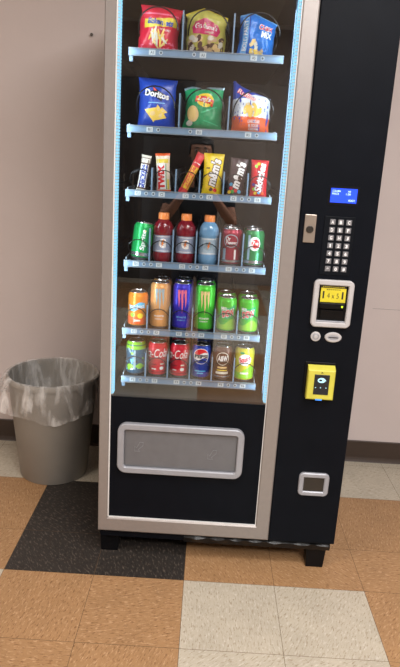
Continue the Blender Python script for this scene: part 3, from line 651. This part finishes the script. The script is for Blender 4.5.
put_thing(wrapper('candy_bar', .032, .112, .018, 'snick_brown', c1, 11, 'offwhite'), .100, YB2, zC, 'slim brown candy bar with blue lettering on the candy shelf', 'candy bar', (-4, 8, 0))
put_thing(wrapper('candy_bar', .047, .120, .022, 'twix_cream', c2, 12, 'ruf_orange'), .173, YB2, zC, 'gold and white candy bar with large red lettering', 'candy bar', (-4, -4, 0))
put_thing(wrapper('candy_bar', .028, .138, .020, 'star_red', c3, 13), .230, YB2, zC + .0005, 'long red and yellow candy pack leaning sideways', 'candy bar', (-4, 25, 0))
put_thing(wrapper('candy_bag', .066, .128, .024, 'mm_yellow', c4, 14), .325, YB2, zC, 'bright yellow candy bag with large white lettering', 'candy bag', (-4, 1, 0))
put_thing(wrapper('candy_bag', .056, .118, .022, 'mm_brown', c5, 15), .399, YB2, zC, 'dark brown candy bag with large white lettering', 'candy bag', (-4, 4, 0))
put_thing(wrapper('candy_bag', .056, .116, .024, 'skit_red', c6, 16), .472, YB2, zC, 'red candy bag with small rainbow coloured dots', 'candy bag', (-4, 0, 0))
# drinks -------------------------------------------------------------------
YC = .1365; PITCH = .0745
used = set()
def drink(src, key, x, z, label, cat, rows=1, behind='', rot=(0, 0, 0), group=None):
    for r_ in range(rows):
        o = src if key not in used else copy_tree(src); used.add(key)
        put_thing(o, x, YC + PITCH * r_, z, label if r_ == 0 else behind, cat, rot if r_ == 0 else (0, 0, 23 * r_), group)
    return o
def cx(i): return colx(i, 6)
drink(CANS['sprite'], 'sprite', .104, zD + .001, 'green soda can tilted sideways on the bottle shelf', 'soda can', 1, '', (-4, 6, 8))
drink(BOT['red'], 'red', .177, zD, 'red sports drink bottle next to the tilted green can', 'bottle')
drink(BOT['red'], 'red', .250, zD, 'red sports drink bottle next to the pale blue bottle', 'bottle')
drink(BOT['blue'], 'blue', .325, zD, 'pale blue sports drink bottle with orange cap', 'bottle')
drink(CANS['pepper'], 'pepper', .400, zD, 'dark red soda can beside the pale blue bottle', 'soda can', 2, 'dark red soda can half hidden behind its twin on the bottle shelf', (0, 0, -6))
drink(CANS['seven'], 'seven', .472, zD, 'dark green soda can with white and red disc', 'soda can', 2, 'dark green soda can hidden behind its twin with the disc')
drink(CANS['sunkist'], 'sunkist', .102, zE, 'short orange soda can on the energy drink shelf', 'soda can')
drink(CANS['mono'], 'mono', .176, zE, 'tall light orange energy drink can', 'energy drink can', 2, 'tall light orange energy drink can behind the front orange one')
drink(CANS['monb'], 'monb', .250, zE, 'tall violet blue energy drink can', 'energy drink can', 2, 'tall violet blue energy drink can behind the front violet one')
drink(CANS['mong'], 'mong', .325, zE, 'tall green energy drink can', 'energy drink can', 2, 'tall green energy drink can behind the front green one')
drink(CANS['dew'], 'dew', .399, zE, 'short green soda can with red lettering beside the tall green can', 'soda can', 2, 'short green soda can just behind the one beside the tall green can', (0, 0, 4))
drink(CANS['dew'], 'dew', .472, zE, 'short green soda can with red lettering at the shelf end', 'soda can', 2, 'short green soda can just behind the one at the shelf end', (0, 0, -8))
drink(CANS['tea'], 'tea', .100, zF, 'blue and lime patterned drink can on the bottom shelf', 'soda can')
drink(CANS['coke'], 'coke', .175, zF, 'red cola can next to the blue and lime patterned can', 'soda can', 2, 'red cola can behind the one next to the lime patterned can', (0, 0, 6))
drink(CANS['coke'], 'coke', .250, zF, 'red cola can next to the blue cola can', 'soda can', 2, 'red cola can behind the one next to the blue cola can', (0, 0, -4))
drink(CANS['pepsi'], 'pepsi', .323, zF, 'blue cola can with red white and blue globe', 'soda can', 2, 'blue cola can behind the front blue one on the bottom shelf')
drink(CANS['root'], 'root', .396, zF, 'brown root beer can on the bottom shelf', 'soda can', 2, 'brown root beer can behind the front brown one')
drink(CANS['squirt'], 'squirt', .471, zF, 'yellow green soda can with red lettering on the bottom shelf', 'soda can')

# ------------------------------------------------------------------ waste bin and its liner
BX, BY = -.005, .705
bn = empty('waste_bin', (BX, BY, 0)); tag(bn, 'round grey plastic waste bin beside the vending machine', 'waste bin')
k = MB(); k.lathe([(.0001, .004, 'bin_plastic'), (.135, .004, 'bin_plastic'), (.140, 0, 'bin_plastic'), (.1455, .006, 'bin_plastic'), (.187, .438, 'bin_plastic'), (.1875, .44, 'bin_plastic')], 72)
k.lathe([(.184, .445, 'bin_plastic'), (.139, .012, 'bin_plastic'), (.0001, .012, 'bin_plastic')], 72); k.build('bin_body', bn, True)
k = MB(); k.lathe([(.1865, .436, 'bin_plastic'), (.192, .434, 'bin_plastic'), (.195, .440, 'bin_plastic'), (.195, .455, 'bin_plastic'), (.192, .461, 'bin_plastic'), (.187, .462, 'bin_plastic'), (.184, .458, 'bin_plastic'), (.1835, .44, 'bin_plastic')], 72); k.build('rolled_rim', bn, True)
k = MB(); n = 168
prof = [(.118, .022, .3), (.142, .06, .5), (.151, .15, .7), (.162, .26, .8), (.172, .35, .7), (.179, .42, .4), (.184, .462, .1), (.191, .4665, .05), (.1985, .462, .1), (.2, .44, .35), (.201, .415, .6), (.201, .385, .9), (.199, .355, 1.2), (.196, .33, 1.5)]
rings = []
for q, (r_, z, amp) in enumerate(prof):
    L = []
    for j in range(n):
        a = 2 * math.pi * j / n; ca, sa = math.cos(a), math.sin(a)
        fold = noise.noise(Vector((ca * 5.2, sa * 5.2, z * 2.2))) + .6 * noise.noise(Vector((ca * 13, sa * 13, z * 4 + 5))) + .25 * noise.noise(Vector((ca * 26, sa * 26, z * 9 + 2)))
        out = q >= 9
        rr = r_ + (.011 * amp * abs(fold) if out else -.010 * amp * abs(fold))
        zz = z
        if out:
            f = (q - 8) / 5.0
            droop = noise.noise(Vector((ca * 1.6 + 3, sa * 1.6, 1))) * .035 + noise.noise(Vector((ca * 5, sa * 5, 4))) * .008
            tuft = max(0, math.cos(a - R(196))) ** 7
            rr += f * (0.065 * tuft + .008); zz += f * (droop + .035 * tuft) - f * .025 * max(0, math.cos(a - R(285))) ** 2
        L.append((rr * ca, rr * sa, zz))
    rings.append(L)
k.loft(rings, 'liner', cap=(False, False))
o = k.build('bin_liner', None, True, (BX, BY, 0)); tag(o, 'clear plastic bag lining the grey bin and draped over its rim', 'bin liner')

# ------------------------------------------------------------------ the photographer, seen in the glass
simple('skin', 188, 138, 112, rough=.55); simple('hair', 26, 20, 18, rough=.6); simple('shirt', 34, 36, 42, rough=.85); simple('jeans', 46, 54, 72, rough=.85); simple('lip', 150, 86, 78, rough=.5); simple('eye_white', 220, 216, 210, rough=.3); simple('iris', 40, 28, 22, rough=.2); simple('shoe', 40, 40, 42, rough=.6); simple('phone_black', 18, 18, 20, rough=.25)
def skinned(name, pts, edges, sub=2):
    """a smooth body grown round a skeleton: pts = (x, y, z, rx, ry)"""
    me = bpy.data.meshes.new(name); me.from_pydata([p_[:3] for p_ in pts], edges, [])
    ob = bpy.data.objects.new(name, me); COL.objects.link(ob)
    md = ob.modifiers.new('skin', 'SKIN'); md.use_smooth_shade = True
    for i, d_ in enumerate(me.skin_vertices[0].data): d_.radius = pts[i][3:5]; d_.use_root = i == 0
    sd = ob.modifiers.new('sub', 'SUBSURF'); sd.levels = sd.render_levels = sub
    bpy.context.view_layer.update()
    out = bpy.data.meshes.new_from_object(ob.evaluated_get(bpy.context.evaluated_depsgraph_get()))
    bpy.data.objects.remove(ob); bpy.data.meshes.remove(me)
    vs_ = [v.co.copy() for v in out.vertices]; fs_ = [tuple(q.vertices) for q in out.polygons]; bpy.data.meshes.remove(out); return vs_, fs_
def chain(pts, edges, start, new):
    a = start
    for q in new: pts.append(q); edges.append((a, len(pts) - 1)); a = len(pts) - 1
    return a
PXY = (.545, -2.11)
pts = [(0, 0, .83, .12, .095)]; ed = []
chest = chain(pts, ed, 0, [(0, 0, .95, .112, .085), (0, .005, 1.10, .128, .09), (0, 0, 1.20, .125, .08)])
neck = chain(pts, ed, chest, [(0, -.005, 1.29, .055, .052), (0, .005, 1.36, .05, .052), (0, .012, 1.42, .05, .06)])
for sx in (-1, 1):
    chain(pts, ed, 0, [(sx * .085, 0, .74, .078, .08), (sx * .095, .01, .43, .052, .055), (sx * .10, -.01, .26, .05, .052), (sx * .10, -.015, .075, .036, .04), (sx * .105, .10, .035, .034, .028)])
    wr_ = chain(pts, ed, chest, [(sx * .155, -.005, 1.245, .052, .05), (sx * .19, .03, 1.15, .042, .042), (sx * .235, .10, 1.01, .036, .036), (sx * .165, .18, 1.10, .034, .034), (sx * .085, .262, 1.215, .024, .022)])
    palm = chain(pts, ed, wr_, [(sx * .062, .282, 1.255, .028, .018), (sx * .055, .286, 1.285, .026, .016)])
    for k_, ln in enumerate((.9, 1.0, .95, .8)):
        z = 1.305 - .019 * k_
        chain(pts, ed, palm, [(sx * .050, .292 + .004, z, .0085, .0085), (sx * .044, .308 + .012 * ln, z + .004, .0078, .0078), (sx * .024, .316, z + .006, .0070, .0070)])
    chain(pts, ed, palm - 1, [(sx * .042, .268, 1.275, .010, .010), (sx * .032, .276, 1.298, .009, .009), (sx * .024, .284, 1.315, .0075, .0075)])
bv, bf = skinned('body', pts, ed)
# head with brow, nose, cheeks and chin
hv, hf = [], []; nu, nv = 48, 36; HC = Vector((0, .022, 1.462))
for j in range(nv + 1):
    ph = math.pi * j / nv
    for i in range(nu):
        th = 2 * math.pi * i / nu; d_ = Vector((math.sin(ph) * math.cos(th), math.sin(ph) * math.sin(th), math.cos(ph)))
        zz = d_.z; front = max(0, d_.y); jaw = max(0, -zz - .1)
        x = d_.x * .074 * (1 - .42 * jaw ** 1.3); y = d_.y * .094 * (1 - (.30 * jaw if d_.y < 0 else .05 * jaw)); z = zz * .112
        g = lambda x0, z0, sx_, sz_: math.exp(-((x - x0) / sx_) ** 2 - ((z - z0) / sz_) ** 2)
        if d_.y > 0:
            y += .024 * g(0, -.022, .012, .013) + .012 * g(0, -.006, .009, .024) + .006 * g(0, .022, .05, .009) + .010 * g(0, -.092, .026, .016) + .007 * g(0, -.054, .024, .010)
            y -= .011 * (g(.031, .004, .016, .010) + g(-.031, .004, .016, .010))
        hv.append((HC.x + x, HC.y + y, HC.z + z))
hf = [(j * nu + i, (j + 1) * nu + i, (j + 1) * nu + (i + 1) % nu, j * nu + (i + 1) % nu) for j in range(nv) for i in range(nu)]
k = MB(); k.add(bv, bf, 'skin'); k.add(hv, hf, 'skin')
for sx in (-1, 1):
    k.loft([[(sx * (.066 + dx), HC.y - .005 + ry * math.cos(a), HC.z - .008 + rz * math.sin(a) ) for a in [2 * math.pi * q / 16 for q in range(16)]] for dx, ry, rz in ((0, .010, .022), (.010, .016, .031), (.017, .014, .028), (.013, .008, .018), (.009, .003, .008))], 'skin', cap=(True, True))
body = k.build('person')
rm = body.modifiers.new('weld', 'REMESH'); rm.mode = 'VOXEL'; rm.voxel_size = .0045; rm.use_smooth_shade = True
sm_ = body.modifiers.new('soft', 'SMOOTH'); sm_.factor = .5; sm_.iterations = 2
body.location = (PXY[0], PXY[1], 0); body.scale = (.972, .972, .972)
tag(body, 'person in dark t-shirt mirrored in the glass, holding up a phone', 'person')
k = MB(); hvv = []
for j in range(19):
    ph = math.pi * .60 * j / 18
    for i in range(nu):
        th = 2 * math.pi * i / nu; d_ = Vector((math.sin(ph) * math.cos(th), math.sin(ph) * math.sin(th), math.cos(ph)))
        lim = .045 if d_.y > .45 else (-.02 if d_.y > -.1 else -.07); z = max(d_.z * .122, lim)
        q = .008 * noise.noise(d_ * 9); rr_ = math.sqrt(max(0, 1 - (z / .122) ** 2)) if d_.z * .122 < lim else math.sin(ph)
        nx_, ny_ = math.cos(th), math.sin(th); hvv.append((HC.x + nx_ * rr_ * (.082 + q), HC.y - .003 + ny_ * rr_ * (.098 + q), HC.z + z + q * .5))
k.add(hvv, [(j * nu + i, (j + 1) * nu + i, (j + 1) * nu + (i + 1) % nu, j * nu + (i + 1) % nu) for j in range(18) for i in range(nu)], 'hair'); k.build('hair', body, True)
for sx in (-1, 1):
    k = MB(); k.lathe([(.0001, -.011, 'eye_white'), (.006, -.0092, 'eye_white'), (.0095, -.005, 'eye_white'), (.011, 0, 'eye_white'), (.0095, .0055, 'eye_white'), (.0055, .0095, 'iris'), (.0001, .011, 'iris')], 20)
    o = k.build('eye', body, True, (sx * .031, HC.y + .0765, HC.z + .004)); o.rotation_euler = (R(-90), 0, 0)
    k = MB(); k.tube([(sx * (.016 + .006 * q), HC.y + .094 - .0028 * q * q * .5, HC.z + .0225 + .002 * math.sin(q)) for q in range(6)], .0032, 'hair', 6); k.build('eyebrow', body, True)
k = MB(); k.tube([(-.022 + .0055 * q, HC.y + .0985 - .00045 * (q - 4) ** 2, HC.z - .054 + .0004 * (q - 4) ** 2) for q in range(9)], .0038, 'lip', 8); k.build('mouth', body, True)
p2 = [(0, 0, .735, .175, .125)]; e2 = []
ch2 = chain(p2, e2, 0, [(0, 0, .82, .168, .118), (0, 0, .93, .126, .100), (0, .005, 1.10, .138, .102), (0, 0, 1.20, .132, .090)])
chain(p2, e2, ch2, [(0, -.004, 1.285, .064, .060)])
for sx in (-1, 1): chain(p2, e2, ch2, [(sx * .155, -.005, 1.245, .062, .060), (sx * .185, .025, 1.16, .057, .057), (sx * .207, .058, 1.09, .056, .056)])
vv, ff = skinned('shirt', p2, e2); k = MB(); k.add(vv, ff, 'shirt'); k.build('t_shirt', body, True)
p3 = [(0, 0, .97, .118, .092)]; e3 = []; hp = chain(p3, e3, 0, [(0, 0, .88, .135, .104), (0, 0, .80, .14, .108)])
for sx in (-1, 1): chain(p3, e3, hp, [(sx * .086, 0, .70, .088, .09), (sx * .095, .01, .43, .064, .067), (sx * .10, -.01, .26, .060, .062), (sx * .10, -.012, .045, .058, .060)])
vv, ff = skinned('trousers', p3, e3); k = MB(); k.add(vv, ff, 'jeans'); k.build('trousers', body, True)
for sx in (-1, 1):
    k = MB(); rg = []
    for z, gx in ((0, .040), (.018, .044), (.045, .040), (.085, .034)):
        rg.append([(sx * .103 + gx * math.cos(a) * (1 + .12 * math.sin(a)), (.045 if z < .06 else -.005) + (.125 if z < .03 else (.105 if z < .06 else .052)) * math.sin(a), z) for a in [2 * math.pi * q / 28 for q in range(28)]])
    k.loft(rg, 'shoe', cap=(True, True)); k.build('shoe', body, True)
k = MB(); k.box(-.036, .036, -.004, .004, -.075, .075, 'phone_black', .0035); k.lathe([(.011, 0, 'dark_metal'), (.011, .0015, 'dark_metal'), (.008, .002, 'screen_dark'), (.0001, .002, 'screen_dark')], 20, (0, 0, 0))
ph = MB(); ph.box(-.036, .036, -.004, .004, -.075, .075, 'phone_black', .0035)
for lz in (.060, .040, .020): ph.loft([[(-.020 + rr_ * math.cos(2 * math.pi * q / 20), yy, lz + rr_ * math.sin(2 * math.pi * q / 20)) for q in range(20)] for rr_, yy in ((.008, .004), (.008, .006), (.006, .0065), (.001, .0065))], 'dark_metal')
o = ph.build('phone', None, True, (.553, -1.822, 1.292)); o.rotation_euler = (R(-12), 0, 0)
tag(o, 'dark phone held up by the person mirrored in the glass', 'phone')

# ------------------------------------------------------------------ camera and view
cam = bpy.data.cameras.new('camera'); co = bpy.data.objects.new('camera', cam); COL.objects.link(co)
p, r_, y = .2713, .0581, -.0059
cy_, sy_, cp, sp = math.cos(y), math.sin(y), math.cos(p), math.sin(p)
fwd = Vector((sy_ * cp, cy_ * cp, -sp)); right = Vector((cy_, -sy_, 0)); up = right.cross(fwd)
r2 = math.cos(r_) * right + math.sin(r_) * up; u2 = -math.sin(r_) * right + math.cos(r_) * up
m = Matrix((r2, u2, -fwd)).transposed().to_4x4(); m.translation = Vector((.6264, -1.7937, 1.3661))
co.matrix_world = m; cam.sensor_width = 36; cam.sensor_fit = 'AUTO'; cam.lens = 619.94 / 667 * 36; cam.clip_start = .02
sc.camera = co
w = bpy.data.worlds.new('world'); sc.world = w; w.use_nodes = True
w.node_tree.nodes['Background'].inputs[0].default_value = (.8, .85, 1, 1); w.node_tree.nodes['Background'].inputs[1].default_value = .2
vs = sc.view_settings; vs.view_transform = 'Standard'; vs.look = 'None'; vs.gamma = 1; vs.exposure = 0.0; vs.use_curve_mapping = False
sc.cycles.transparent_max_bounces = 16; sc.cycles.max_bounces = 8
